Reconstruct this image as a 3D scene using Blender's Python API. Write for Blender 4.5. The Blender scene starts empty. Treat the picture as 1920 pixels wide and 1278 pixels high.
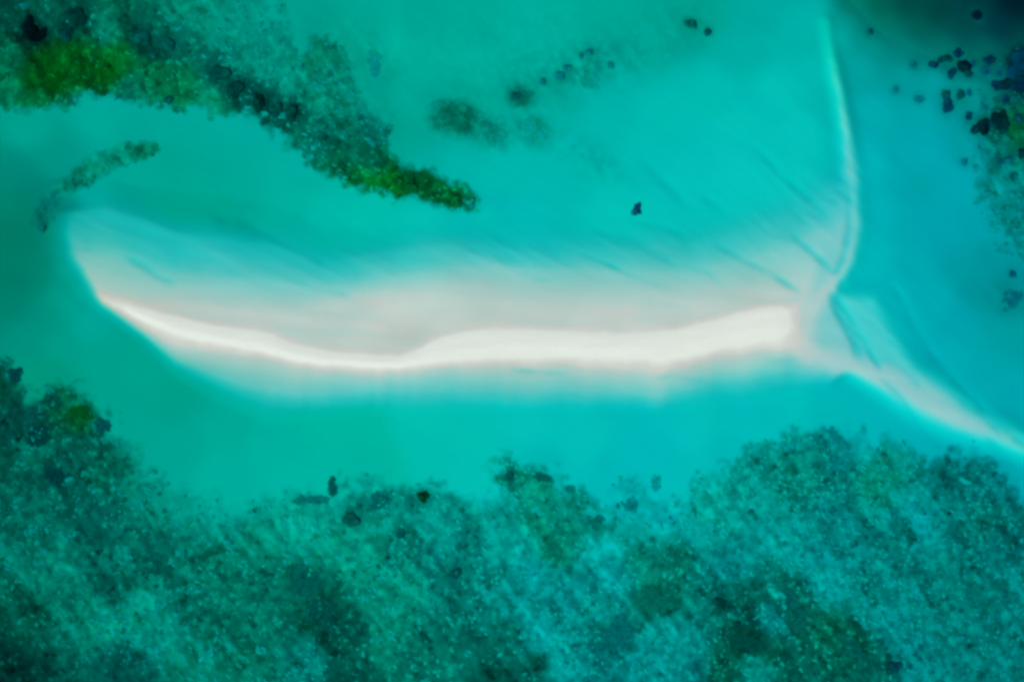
import bpy, bmesh, math, random
import numpy as np
from mathutils import Vector

# ------------------------------------------------------------------ camera, sky, sun, exposure
scene = bpy.context.scene
COL = scene.collection
H = 500.0                     # flying height of the drone, metres
S = 0.25                      # metres of water surface per photo pixel
FW, FH = 1920.0, 1278.0

cam_data = bpy.data.cameras.new('camera')
cam = bpy.data.objects.new('camera', cam_data)
COL.objects.link(cam)
cam.location = (0, 0, H)
cam.rotation_euler = (0, 0, 0)
cam_data.sensor_width = 36.0
cam_data.lens = 36.0 * H / (FW * S)
cam_data.clip_start = 1.0
cam_data.clip_end = 20000.0
scene.camera = cam

SUN_EL, SUN_AZ = math.radians(56), math.radians(225)      # azimuth clockwise from +y: light comes from the lower left
world = bpy.data.worlds.new('World')
scene.world = world
world.use_nodes = True
wn = world.node_tree.nodes
wl = world.node_tree.links
wn.clear()
w_out = wn.new('ShaderNodeOutputWorld')
w_bg = wn.new('ShaderNodeBackground')
w_sky = wn.new('ShaderNodeTexSky')
w_sky.sky_type = 'NISHITA'
w_sky.sun_disc = False
w_sky.sun_elevation = SUN_EL
w_sky.sun_rotation = SUN_AZ
w_bg.inputs['Strength'].default_value = 0.1
wl.new(w_sky.outputs[0], w_bg.inputs['Color'])
wl.new(w_bg.outputs[0], w_out.inputs['Surface'])

sun_data = bpy.data.lights.new('sun', 'SUN')
sun_data.energy = 3.0
sun_data.angle = math.radians(0.53)
sun_data.color = (1.0, 0.965, 0.90)
sun = bpy.data.objects.new('sun', sun_data)
COL.objects.link(sun)
sun_dir = Vector((math.sin(SUN_AZ) * math.cos(SUN_EL), math.cos(SUN_AZ) * math.cos(SUN_EL), math.sin(SUN_EL)))
sun.rotation_euler = sun_dir.to_track_quat('Z', 'Y').to_euler()
sun.location = sun_dir * 400

scene.view_settings.view_transform = 'Standard'
scene.view_settings.look = 'None'
scene.view_settings.exposure = 0.0
scene.view_settings.gamma = 1.0
scene.view_settings.use_curve_mapping = False
scene.render.engine = 'CYCLES'
scene.cycles.filter_width = 3.4
scene.cycles.max_bounces = 4
scene.cycles.diffuse_bounces = 2
scene.cycles.transparent_max_bounces = 8

# ------------------------------------------------------------------ water optics
SIG = np.array([1.50, 0.070, 0.045])      # absorption per metre, red / green / blue
PATH = 1.0 + 1.0 / math.sin(SUN_EL) * 0.985
LIGHT = np.array([1.02, 1.05, 1.13])      # what a unit-albedo level surface shows under this sun and sky
U = S / 0.15


def lin(v):
    v = np.asarray(v, float) / 255.0
    return np.where(v <= 0.04045, v / 12.92, ((v + 0.055) / 1.055) ** 2.4)


def through(d, ch):
    return np.exp(-SIG[ch] * PATH * np.maximum(d, 0))


# ------------------------------------------------------------------ helpers on the map of the place
STEP = 2.5
MX0, MX1, MY0, MY1 = -230.0, 2150.0, -190.0, 1470.0
gx = np.arange(MX0, MX1 + .1, STEP)
gy = np.arange(MY0, MY1 + .1, STEP)
PX, PY = np.meshgrid(gx, gy)


def noise2(u, v, seed):
    """smooth value noise, about -1..1"""
    r = np.random.RandomState(seed)
    tab = r.rand(256, 256) * 2 - 1
    iu, iv = np.floor(u).astype(int), np.floor(v).astype(int)
    fu, fv = u - iu, v - iv
    fu = fu * fu * fu * (fu * (fu * 6 - 15) + 10)
    fv = fv * fv * fv * (fv * (fv * 6 - 15) + 10)
    a, b = iu & 255, (iu + 1) & 255
    c, e = iv & 255, (iv + 1) & 255
    return (tab[c, a] * (1 - fu) + tab[c, b] * fu) * (1 - fv) + (tab[e, a] * (1 - fu) + tab[e, b] * fu) * fv


def fbm(x, y, scale, seed, octaves=4, gain=0.55):
    t, amp, tot = 0, 1.0, 0
    for o in range(octaves):
        k = 2.03 ** o / scale
        ang = 0.6 * o + 0.35
        ca, sa = math.cos(ang), math.sin(ang)
        t = t + amp * noise2((x * ca - y * sa) * k + 17.3 * o, (x * sa + y * ca) * k + 9.1 * o, seed + o)
        tot += amp
        amp *= gain
    return t / tot * 1.6


def streak(x, y, deg, along, across, seed):
    a = math.radians(deg)
    wob = 12 * noise2(x / 170, y / 170, seed + 5)
    u = (x * math.cos(a) + y * math.sin(a)) / along
    v = (-x * math.sin(a) + y * math.cos(a) + wob) / across
    return noise2(u, v, seed) * .65 + noise2(u * 1.9 + 40, v * 2.3 + 70, seed + 1) * .35


def sst(a, b, x):
    t = np.clip((x - a) / (b - a), 0, 1)
    return t * t * (3 - 2 * t)


def blur(a, s):
    n = int(max(1, round(3 * s)))
    k = np.exp(-.5 * (np.arange(-n, n + 1) / s) ** 2)
    k /= k.sum()
    for ax in (0, 1):
        p = [(0, 0), (0, 0)]
        p[ax] = (n, n)
        q = np.pad(a, p, mode='edge')
        out = np.zeros_like(a)
        for i, w in enumerate(k):
            sl = [slice(None), slice(None)]
            sl[ax] = slice(i, i + a.shape[ax])
            out += w * q[tuple(sl)]
        a = out
    return a


def seg_dist(pts, x=None, y=None):
    """distance to a polyline, the running parameter of the nearest point and its side"""
    x = PX if x is None else x
    y = PY if y is None else y
    best = np.full(x.shape, 1e18)
    par = np.zeros(x.shape)
    side = np.zeros(x.shape)
    for i in range(len(pts) - 1):
        x0, y0 = pts[i][:2]
        x1, y1 = pts[i + 1][:2]
        dx, dy = x1 - x0, y1 - y0
        t = np.clip(((x - x0) * dx + (y - y0) * dy) / (dx * dx + dy * dy), 0, 1)
        d = (x - x0 - t * dx) ** 2 + (y - y0 - t * dy) ** 2
        m = d < best
        best = np.where(m, d, best)
        par = np.where(m, i + t, par)
        side = np.where(m, np.sign(dx * (y - y0) - dy * (x - x0)), side)
    return np.sqrt(best), par, side


def poly_sd(pts):
    """signed distance to a closed polygon, negative inside"""
    d, _, _ = seg_dist(list(pts) + [pts[0]])
    ins = np.zeros(PX.shape, bool)
    n = len(pts)
    for i in range(n):
        x0, y0 = pts[i]
        x1, y1 = pts[(i + 1) % n]
        if y0 == y1:
            continue
        c = ((y0 > PY) != (y1 > PY)) & (PX < (x1 - x0) * (PY - y0) / (y1 - y0) + x0)
        ins ^= c
    return np.where(ins, -d, d)


def scatter_field(rows, soft):
    a = np.array(rows, float)
    num = np.zeros(PX.shape + (a.shape[1] - 2,))
    den = np.zeros(PX.shape)
    for r in a:
        w = 1.0 / ((PX - r[0]) ** 2 + (PY - r[1]) ** 2 + soft * soft) ** 2
        num += w[..., None] * r[2:]
        den += w
    return num / den[..., None]


def lookup(f, x, y):
    u = np.clip((x - MX0) / STEP, 0, f.shape[1] - 1.001)
    v = np.clip((y - MY0) / STEP, 0, f.shape[0] - 1.001)
    i, j = u.astype(int), v.astype(int)
    fu, fv = u - i, v - j
    if f.ndim == 3:
        fu, fv = fu[..., None], fv[..., None]
    return (f[j, i] * (1 - fu) + f[j, i + 1] * fu) * (1 - fv) + (f[j + 1, i] * (1 - fu) + f[j + 1, i + 1] * fu) * fv


# ------------------------------------------------------------------ bare sand: how light the water over it is (x, y, green, blue)
TONE = [
 (-200, 260, 150, 135), (60, 240, 160, 143), (200, 215, 167, 151), (330, 230, 167, 149), (440, 240, 169, 153), (30, 320, 138, 120),
 (60, 360, 130, 110), (110, 290, 150, 131), (40, 450, 122, 100), (-150, 450, 120, 100), (80, 500, 128, 108), (30, 560, 132, 110), (85, 400, 122, 102), (86, 440, 120, 100), (86, 480, 122, 102), (84, 525, 128, 108), (112, 420, 155, 137), (113, 460, 157, 139), (114, 500, 159, 141), (108, 540, 159, 141), (130, 565, 163, 145), (-60, 520, 120, 100), (40, 520, 122, 102),
 (100, 580, 145, 123), (60, 620, 146, 126), (120, 640, 155, 137), (-150, 600, 140, 120), (170, 600, 167, 151), (200, 680, 160, 141),
 (290, 700, 162, 142), (330, 740, 160, 136), (100, 700, 150, 124), (240, 790, 162, 142), (350, 830, 164, 144), (430, 800, 170, 147),
 (420, 880, 172, 154), (520, 830, 176, 156), (560, 890, 177, 159), (650, 800, 179, 160), (700, 860, 177, 159), (800, 790, 188, 175),
 (850, 870, 186, 174), (900, 830, 188, 175), (1000, 800, 190, 179), (1020, 860, 179, 173), (1100, 830, 188, 180), (1150, 880, 180, 177),
 (1250, 850, 183, 178), (1300, 800, 190, 181), (1400, 790, 186, 182), (1380, 840, 180, 178), (1480, 770, 184, 182), (1560, 780, 178, 178),
 (1640, 790, 176, 180), (1700, 830, 172, 178), (1800, 850, 168, 176), (1880, 880, 165, 175),
 (250, 260, 163, 145), (330, 300, 163, 141), (180, 370, 173, 157), (280, 340, 165, 146), (350, 370, 164, 142), (420, 390, 164, 142),
 (330, 410, 165, 141), (460, 350, 167, 149), (400, 300, 165, 146), (540, 380, 175, 156), (620, 400, 181, 163), (700, 410, 185, 167),
 (560, 320, 171, 155), (800, 420, 187, 174), (900, 410, 186, 177), (1000, 410, 186, 179), (950, 340, 179, 170), (1050, 350, 180, 172),
 (1150, 390, 188, 181), (1250, 400, 189, 182), (800, 300, 167, 154), (860, 320, 174, 165), (1100, 290, 176, 168), (1200, 300, 184, 178),
 (1300, 330, 190, 183), (1400, 330, 192, 184), (1480, 340, 193, 184), (1380, 240, 190, 180), (1500, 250, 190, 182), (1250, 220, 185, 176),
 (1150, 220, 178, 169), (1470, 160, 188, 178), (1350, 170, 184, 174), (1530, 130, 182, 174), (1400, 90, 172, 162), (1500, 60, 175, 168),
 (1540, 20, 180, 172), (1430, 20, 168, 158), (1300, 30, 160, 145), (1200, 60, 164, 148), (1150, 20, 166, 149), (1050, 40, 172, 154),
 (980, 60, 175, 158), (900, 40, 168, 149), (900, 110, 174, 157), (800, 40, 165, 146), (740, 80, 178, 160), (700, 30, 168, 148),
 (780, 140, 169, 151), (720, 140, 153, 133), (740, 230, 155, 136), (780, 260, 161, 143), (680, 150, 160, 141), (650, 60, 169, 150), (600, 30, 157, 139),
 (1040, 200, 171, 157), (960, 140, 169, 152), (860, 170, 164, 147), (800, 190, 163, 146), (-150, 20, 120, 100), (-150, -100, 110, 95),
 (1570, 60, 178, 172), (1600, 5, 118, 97), (1585, 40, 155, 147), (1650, 10, 91, 79), (1700, 8, 69, 63), (1760, 20, 63, 59), (1830, 20, 57, 63),
 (1900, 5, 27, 40), (1660, 50, 116, 99), (1720, 60, 93, 81), (1800, 60, 71, 72), (1880, 50, 53, 63), (1910, 90, 75, 76), (1850, 100, 105, 97),
 (1780, 92, 122, 108), (1700, 95, 138, 134), (1640, 80, 150, 146), (1620, 120, 164, 162), (1700, 140, 158, 158), (1760, 150, 160, 164),
 (1820, 170, 150, 150), (1880, 210, 135, 132), (1740, 210, 165, 172), (1810, 270, 156, 160), (2000, 60, 33, 44), (2100, -120, 17, 30), (1750, -120, 37, 44),
 (1650, 200, 172, 176), (1640, 300, 178, 182), (1700, 300, 166, 172), (1750, 280, 168, 178), (1730, 340, 160, 166), (1650, 400, 176, 180), (1720, 420, 166, 172),
 (1800, 340, 166, 178), (1840, 420, 160, 172), (1780, 430, 164, 175), (1650, 480, 180, 180), (1720, 500, 168, 174), (1800, 480, 156, 164), (1860, 480, 148, 156),
 (1840, 540, 148, 154), (1900, 540, 140, 148), (1900, 620, 158, 162), (1760, 560, 172, 180), (1680, 540, 180, 182), (1700, 600, 178, 180), (1800, 600, 164, 174),
 (1860, 680, 164, 172), (1780, 660, 170, 180), (1900, 740, 165, 174), (1850, 740, 172, 180), (2050, 600, 150, 158), (2050, 800, 160, 168),
]

# ------------------------------------------------------------------ weed: mean tone of the grown places (x, y, green, blue)
WEED = [
 (20, 30, 82, 66), (100, 30, 85, 70), (62, 62, 45, 42), (140, 40, 70, 62), (200, 60, 112, 90), (265, 70, 82, 72), (320, 85, 92, 80), (330, 20, 128, 104),
 (430, 60, 136, 112), (430, 120, 126, 106), (520, 30, 148, 130), (20, 110, 88, 62), (20, 165, 118, 82), (80, 120, 70, 16), (130, 105, 80, 24), (60, 150, 76, 22),
 (150, 148, 68, 14), (220, 105, 102, 40), (200, 130, 92, 20), (105, 145, 70, 14), (175, 120, 80, 26), (300, 140, 108, 66), (340, 160, 108, 66), (240, 168, 106, 84), (150, 186, 104, 84), (60, 190, 104, 58),
 (320, 185, 116, 72), (400, 190, 132, 96), (410, 135, 75, 68), (440, 165, 66, 60), (485, 190, 62, 58), (545, 215, 76, 70), (470, 120, 130, 106),
 (540, 130, 142, 120), (590, 100, 112, 86), (620, 150, 126, 106), (600, 190, 120, 96), (640, 230, 112, 92), (690, 230, 96, 86), (720, 240, 114, 100),
 (600, 260, 98, 86), (560, 250, 102, 82), (660, 290, 106, 86), (640, 310, 100, 68), (700, 300, 92, 70), (700, 345, 104, 38), (740, 340, 112, 34),
 (760, 320, 82, 48), (800, 350, 90, 46), (850, 370, 96, 46), (885, 380, 120, 92), (670, 330, 112, 52),
 (110, 355, 124, 104), (200, 300, 130, 106), (90, 390, 112, 96),
 (15, 720, 80, 65), (60, 780, 72, 65), (20, 800, 62, 56), (110, 760, 86, 60), (150, 770, 76, 34), (200, 800, 82, 74), (130, 850, 86, 75), (60, 850, 106, 86),
 (100, 885, 62, 56), (200, 890, 100, 80), (60, 920, 100, 85), (140, 910, 86, 75), (260, 890, 126, 106), (290, 920, 126, 106), (40, 1000, 100, 86), (190, 965, 82, 76),
 (330, 950, 142, 122), (440, 950, 152, 137), (240, 1060, 100, 86), (100, 1070, 125, 106), (300, 1040, 96, 86), (40, 1160, 76, 62), (170, 1160, 126, 106),
 (200, 1090, 86, 76), (270, 1140, 150, 126), (300, 1175, 146, 128), (360, 1240, 122, 102), (240, 1250, 76, 70), (15, 1250, 52, 46), (400, 1060, 116, 96), (350, 1080, 106, 90),
 (480, 1000, 136, 112), (560, 1000, 142, 122), (620, 1010, 146, 122), (570, 1090, 90, 76), (490, 1100, 102, 86), (600, 1150, 72, 56), (620, 1190, 62, 52),
 (500, 1170, 102, 86), (580, 1230, 122, 112), (460, 1240, 112, 92), (640, 930, 146, 132), (700, 940, 112, 102), (700, 1000, 132, 112), (690, 1050, 142, 118),
 (740, 1030, 116, 102), (820, 980, 136, 126), (830, 1050, 110, 105), (870, 1040, 106, 101), (760, 1100, 128, 108), (850, 1100, 110, 101), (900, 1080, 116, 108),
 (700, 1130, 134, 112), (660, 1170, 82, 72), (720, 1200, 136, 112), (850, 1180, 96, 86), (950, 1200, 96, 86), (830, 1240, 106, 92), (1000, 1240, 82, 72),
 (940, 1270, 76, 66), (660, 1260, 76, 66), (770, 1230, 112, 96), (420, 1180, 100, 84), (330, 1130, 92, 80),
 (970, 890, 132, 112), (1010, 920, 142, 118), (1000, 980, 130, 106), (1060, 960, 126, 110), (1040, 1030, 120, 96), (1110, 980, 110, 90), (930, 960, 136, 126),
 (1080, 1000, 116, 100), (1180, 940, 148, 148), (1230, 920, 162, 162), (1240, 960, 142, 147),
 (970, 1010, 154, 146), (1000, 1070, 152, 152), (1000, 1130, 142, 137), (940, 1030, 152, 142), (1120, 1030, 167, 162), (1010, 1200, 152, 150), (1060, 1240, 147, 145),
 (1060, 1110, 132, 132), (1150, 1080, 147, 147), (1120, 1130, 132, 127), (1200, 1240, 137, 137), (1280, 1220, 137, 135), (1240, 1190, 137, 132), (1290, 1250, 112, 112), (1130, 1260, 122, 122),
 (1200, 1040, 112, 96), (1230, 1120, 96, 76), (1270, 1040, 92, 76), (1160, 1190, 92, 84), (1300, 1010, 142, 137), (1330, 960, 147, 134), (1400, 900, 142, 132),
 (1360, 1060, 126, 126), (1450, 1000, 132, 127), (1500, 900, 126, 112), (1570, 870, 112, 106), (1600, 830, 132, 132), (1640, 900, 132, 112), (1560, 960, 120, 118),
 (1400, 1130, 86, 76), (1350, 1100, 100, 92), (1480, 1120, 86, 76), (1500, 1160, 86, 70), (1450, 1160, 118, 118), (1400, 1200, 58, 46), (1440, 1230, 86, 70),
 (1360, 1250, 82, 66), (1480, 1260, 76, 66), (1420, 1250, 132, 122), (1560, 1180, 92, 72), (1600, 1210, 82, 66), (1640, 1245, 92, 82), (1560, 1100, 142, 140),
 (1540, 1050, 132, 132), (1620, 1130, 126, 120), (1660, 1160, 132, 132), (1700, 1000, 116, 110), (1760, 950, 120, 116), (1800, 900, 112, 110), (1870, 900, 116, 118),
 (1850, 980, 110, 101), (1720, 985, 137, 140), (1700, 1100, 120, 116), (1800, 1060, 112, 106), (1880, 1020, 98, 98), (1900, 1100, 112, 108), (1780, 1150, 116, 110),
 (1700, 1220, 126, 126), (1850, 1200, 116, 112), (1760, 1260, 120, 118), (1900, 1260, 110, 108),
 (1880, 270, 130, 120), (1900, 250, 112, 70), (1860, 350, 136, 132), (1900, 400, 125, 122), (1910, 450, 128, 130), (1830, 280, 150, 150), (1880, 150, 110, 112), (1800, 130, 118, 112), (1790, 190, 120, 120), (1910, 130, 60, 66),
 (700, 180, 148, 130), (745, 200, 150, 134), (930, 140, 152, 136), (1010, 90, 152, 135), (1200, 70, 150, 134), (860, 60, 158, 142), (1250, 40, 146, 130), (870, 215, 108, 90), (840, 230, 110, 92), (930, 250, 134, 120), (975, 180, 116, 100), (1000, 240, 138, 122), (1060, 280, 156, 144), (1090, 110, 146, 128), (1060, 130, 140, 122), (1110, 150, 132, 118), (1150, 130, 152, 136), (1300, 45, 120, 100), (1327, 60, 120, 100),
]

tone = scatter_field(TONE, 34)
weed_tone = scatter_field(WEED, 16)
A_SAND = np.array([0.60, 0.66, 0.50])
FLAT = np.array([0.545, 0.565, 0.486])

# depth from the lightness of the water over bare sand
depth = np.log(A_SAND[1] * LIGHT[1] / lin(tone[..., 0])) / (SIG[1] * PATH)
depth = np.clip(depth, 1.1, 7.5)
depth_open = depth.copy()

# shelf sloping up to the sandbar and the bar itself, as contour lines running left to right
CX = [-230, 60, 130, 200, 270, 330, 400, 500, 560, 600, 640, 700, 750, 790, 820, 860, 900, 960, 1060, 1160, 1230, 1280, 1350, 1420, 1480, 1540, 1600]
rows = {
 'N0': [370, 370, 370, 340, 350, 360, 365, 385, 400, 428, 430, 428, 425, 420, 416, 412, 410, 408, 408, 405, 400, 395, 385, 355, 325, 285, 255],
 'N1': [400, 400, 396, 392, 412, 440, 445, 462, 480, 490, 488, 474, 466, 463, 460, 458, 460, 468, 470, 465, 460, 458, 448, 425, 402, 360, 330],
 'N2': [440, 440, 472, 480, 502, 515, 515, 535, 535, 540, 535, 525, 518, 512, 506, 502, 498, 503, 507, 508, 512, 508, 496, 482, 465, 430, 410],
 'N3': [490, 490, 512, 536, 550, 550, 560, 570, 572, 562, 556, 546, 541, 539, 536, 534, 535, 543, 550, 550, 548, 545, 540, 538, 525, 520, 520],
 'B':  [510, 510, 522, 552, 566, 566, 576, 586, 586, 578, 570, 562, 560, 560, 558, 558, 560, 568, 575, 576, 575, 573, 570, 562, 552, 552, 560],
 'C':  [524, 524, 525, 560, 579, 595, 611, 624, 648, 657, 662, 665, 668, 653, 635, 624, 619, 617, 621, 625, 623, 616, 598, 580, 573, 573, 575],
 'D':  [525, 525, 526, 562, 602, 629, 643, 664, 680, 684, 684, 689, 691, 683, 680, 675, 674, 673, 671, 673, 677, 673, 656, 643, 639, 650, 660],
 'E':  [527, 527, 528, 568, 616, 648, 656, 673, 688, 691, 692, 697, 698, 692, 687, 683, 683, 684, 683, 690, 699, 686, 667, 659, 655, 668, 690],
 'F1': [531, 531, 531, 574, 623, 664, 680, 702, 716, 711, 712, 716, 716, 710, 706, 704, 706, 712, 710, 715, 724, 712, 695, 688, 670, 690, 705],
 'F2': [534, 534, 534, 578, 628, 674, 700, 734, 740, 738, 736, 732, 735, 732, 730, 728, 730, 736, 732, 735, 743, 730, 712, 705, 690, 700, 715],
 'F3': [538, 538, 538, 582, 632, 684, 716, 758, 760, 756, 754, 750, 755, 752, 750, 748, 750, 756, 752, 750, 758, 745, 730, 725, 712, 712, 725],
 'G':  [550, 550, 550, 595, 645, 708, 750, 796, 796, 790, 786, 778, 780, 778, 776, 772, 772, 773, 772, 772, 777, 770, 765, 760, 748, 735, 740],
}
L = {}
wig = 4.0 * noise2(gx / 46, gx * 0 + .5, 91) + 2.5 * noise2(gx / 17, gx * 0 + 3.5, 92)
for k, v in rows.items():
    y = np.interp(gx, CX, v)
    pad = np.pad(y, 12, mode='edge')
    ker = np.hanning(17)
    ker /= ker.sum()
    y = np.convolve(pad, ker, mode='same')[12:-12]
    if k in ('E', 'F1', 'F2', 'F3', 'D'):
        y = y + wig * np.clip((gx - 350) / 150, 0, 1) * (0.5 if k == 'D' else 1)
    L[k] = y
bar_w = np.zeros(PX.shape)
bar_d = np.zeros(PX.shape)
for i, x in enumerate(gx):
    wide = np.clip((L['D'][i] - L['C'][i]) / 26.0, 0, 1)
    top = -(0.10 + 0.65 * wide)
    if x < 250:
        top *= max(0.0, (x - 150) / 100.0)
    fade = 1 - float(sst(1452, 1500, np.float64(x)))
    top *= fade
    edge = -0.24 * min(1, wide * 3 + .3) * fade
    c, d_ = L['C'][i], L['D'][i]
    ys = [L['N0'][i], L['N1'][i], L['N2'][i], L['N3'][i], L['B'][i], c - 9, c - 1, c + 7, .5 * (c + d_) + 3, d_ - 3, L['E'][i], L['F1'][i], L['F2'][i], L['F3'][i], L['G'][i]]
    ds = [1.3, .76, .35, .13, .05, .045 * fade + .06 * (1 - fade), .5 * edge, edge + .5 * (top - edge), top, edge, .03, .24, .5, .8, 1.3]
    ws = [0, .85, 1, 1, 1, 1, 1, 1, 1, 1, 1, 1, 1, .85, 0]
    ys = np.maximum.accumulate(np.array(ys) + np.arange(len(ys)) * 1e-3)
    bar_d[:, i] = np.interp(gy, ys, ds)
    bar_w[:, i] = np.interp(gy, ys, ws)
left_edge = np.interp(PY, [330, 370, 400, 430, 470, 510, 560], [190, 120, 96, 92, 100, 120, 150])
bar_w *= sst(-14, 46, PX - left_edge + 3 * fbm(PX, PY, 50, 955, 2))
bar_d = np.where(PX > 1498, np.maximum(bar_d, 0.06 + 0.25 * sst(1502, 1548, PX)), bar_d)
right_edge = np.interp(PY, [380, 430, 480, 540, 585, 640, 680, 720], [1596, 1596, 1586, 1556, 1572, 1604, 1610, 1560])
bar_w *= 1 - sst(-14, 14, PX - right_edge)
depth = depth * (1 - bar_w) + bar_d * bar_w
depth_bar = blur(depth, 2.0)

# shallow ground right of the dark runnel
sd = poly_sd([(1558, 546), (1640, 556), (1670, 610), (1720, 690), (1790, 750), (1720, 742), (1622, 690), (1582, 628)])
w = 1 - sst(-18, 30, sd)
depth = depth * (1 - w) + np.minimum(depth, .78) * w


def ridge(pts, power=2.4):
    """a sand spit: pts rows (x, y, depth of its crest, half width left of the run, half width right of it)"""
    global depth
    d, par, side = seg_dist(pts)
    a = np.array(pts, float)
    k = np.arange(len(a))
    cd = np.interp(par, k, a[:, 2])
    hw = np.where(side > 0, np.interp(par, k, a[:, 4]), np.interp(par, k, a[:, 3]))
    w = np.exp(-(d / hw) ** power)
    depth = depth * (1 - w) + np.minimum(depth, cd) * w


ridge([(1549, 40, 2.4, 12, 14), (1554, 75, 1.9, 12, 14), (1561, 115, 1.15, 14, 15), (1572, 165, .74, 15, 16), (1582, 215, .56, 16, 17), (1590, 270, .52, 18, 17), (1595, 320, .50, 24, 18),
       (1601, 370, .50, 20, 14), (1602, 420, .42, 24, 14), (1598, 455, .34, 22, 14), (1590, 490, .30, 20, 15), (1577, 515, .26, 18, 15), (1560, 530, .14, 16, 12), (1530, 566, .10, 18, 14), (1505, 600, .08, 20, 14)])
ridge([(1495, 646, .03, 14, 14), (1530, 662, .08, 15, 15), (1570, 680, .15, 24, 16), (1613, 694, .16, 36, 22), (1660, 716, .19, 48, 28), (1700, 738, .22, 54, 34), (1745, 762, .20, 60, 37), (1790, 785, .20, 56, 35),
       (1830, 800, .25, 46, 33), (1870, 814, .32, 38, 31), (1910, 832, .40, 34, 28), (1980, 858, .6, 28, 24), (2100, 900, 1.0, 20, 20)], 2.8)
ridge([(1560, 520, .18, 9, 9), (1562, 542, .16, 9, 7)])

# runnels and ripple troughs in the sand: (points, extra depth, half width)
GROOVES = [
 ([(1566, 548), (1580, 572), (1598, 602), (1620, 640), (1636, 668), (1652, 690)], .42, 4.5),
 ([(1668, 520), (1690, 560), (1712, 606), (1750, 666), (1800, 722), (1850, 770), (1900, 815), (1960, 860)], .5, 8),
 ([(1655, 712), (1690, 744), (1716, 782), (1740, 812), (1780, 850)], .28, 5),
 ([(1640, 672), (1665, 672), (1700, 694), (1730, 730)], .18, 7),
 ([(1790, 740), (1840, 775), (1880, 815)], .35, 6),
 ([(1852, 820), (1880, 850), (1910, 880)], .5, 5),
 ([(1093, 476), (1130, 490), (1160, 503), (1185, 515)], .42, 4),
 ([(1185, 515), (1220, 530), (1255, 540)], .18, 5),
 ([(236, 480), (275, 502), (300, 521), (328, 533)], .28, 6),
 ([(612, 544), (632, 548), (655, 552)], .22, 4),
 ([(480, 428), (540, 460), (580, 482), (620, 500)], .3, 7),
 ([(640, 428), (690, 445), (760, 462)], .25, 9),
 ([(1340, 458), (1400, 490), (1450, 515), (1500, 548)], .30, 5),
 ([(1480, 440), (1520, 470), (1560, 508)], .35, 5),
 ([(1290, 500), (1330, 512), (1362, 540)], .14, 5),
 ([(1010, 452), (1040, 470), (1080, 486)], .3, 8),
 ([(1000, 522), (1040, 526)], .12, 4), ([(1020, 571), (1060, 574)], .05, 4),
 ([(1205, 300), (1250, 345), (1290, 385)], .55, 9), ([(1310, 362), (1350, 390)], .5, 7), ([(1420, 280), (1470, 330), (1515, 372), (1560, 420)], .5, 8),
 ([(1100, 430), (1150, 440), (1210, 462)], .25, 9), ([(1180, 410), (1260, 430), (1310, 455)], .25, 7), ([(370, 386), (440, 410), (500, 440)], .5, 20),
 ([(960, 693), (1010, 696), (1060, 700)], .22, 3.5), ([(1225, 712), (1262, 702)], .14, 4), ([(1440, 676), (1500, 672)], .12, 4),
 ([(1260, 706), (1340, 716)], .12, 4), ([(1200, 560), (1290, 575)], .05, 6),
 ([(300, 470), (380, 505), (440, 520)], .18, 9), ([(200, 440), (300, 480)], .12, 10), ([(820, 430), (900, 470), (960, 490)], .22, 9), ([(700, 500), (780, 515)], .1, 7),
]
for pts, amp, hw in GROOVES:
    d, par, _ = seg_dist(pts)
    ends = np.clip(np.minimum(par, len(pts) - 1 - par) * 2.5, 0, 1)
    depth = depth + amp * np.exp(-(d / hw) ** 2) * (.35 + .65 * ends) * (.8 + .5 * noise2(PX / 23, PY / 23, 77))

# ripples that run down to the right, steeper towards the spits
wa, wb, wc = 1 - sst(350, 850, PX), sst(350, 850, PX) * (1 - sst(1100, 1450, PX)), sst(1100, 1450, PX)
rip = wa * streak(PX, PY, 21, 95, 9, 301) + wb * streak(PX, PY, 27, 95, 9, 311) + wc * streak(PX, PY, 43, 95, 9, 321)
rip2 = wa * streak(PX, PY, 24, 240, 30, 331) + wb * streak(PX, PY, 25, 240, 30, 341) + wc * streak(PX, PY, 40, 240, 30, 351)
south = streak(PX, PY, 2, 130, 16, 361)
north = 1 - sst(-10, 10, PY - np.interp(PX, gx, L['D']))
wet = sst(.02, .5, depth)
depth = depth + wet * np.minimum(depth, 1.6) * (north * (.17 * rip + .22 * rip2) + (1 - north) * (.08 * south + .1 * rip2)) * (1 - .8 * sst(1.0, 2.2, depth))
thin = np.zeros(PX.shape)
for (deg, wt, sd_) in ((22, wa, 411), (28, wb, 421), (44, wc, 431)):
    st = streak(PX, PY, deg, 130, 15, sd_)
    thin += wt * np.exp(-(st / .07) ** 2) * np.clip(.25 + 1.6 * noise2(PX / 75, PY / 60, sd_ + 3), 0, 1)
band = sst(.12, .5, depth) * (1 - sst(1.1, 2.0, depth))
depth = depth + .3 * thin * north * band * np.minimum(depth, 1)
flat = (1 - sst(0.0, .25, depth)) * sst(-.05, .05, depth)
depth = depth + flat * .035 * (streak(PX, PY, 6, 120, 18, 371) + .6 * fbm(PX, PY, 60, 381))
depth = depth + .12 * fbm(PX, PY, 120, 391) * sst(.9, 2.2, depth)
depth = blur(depth, 1.15)

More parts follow.
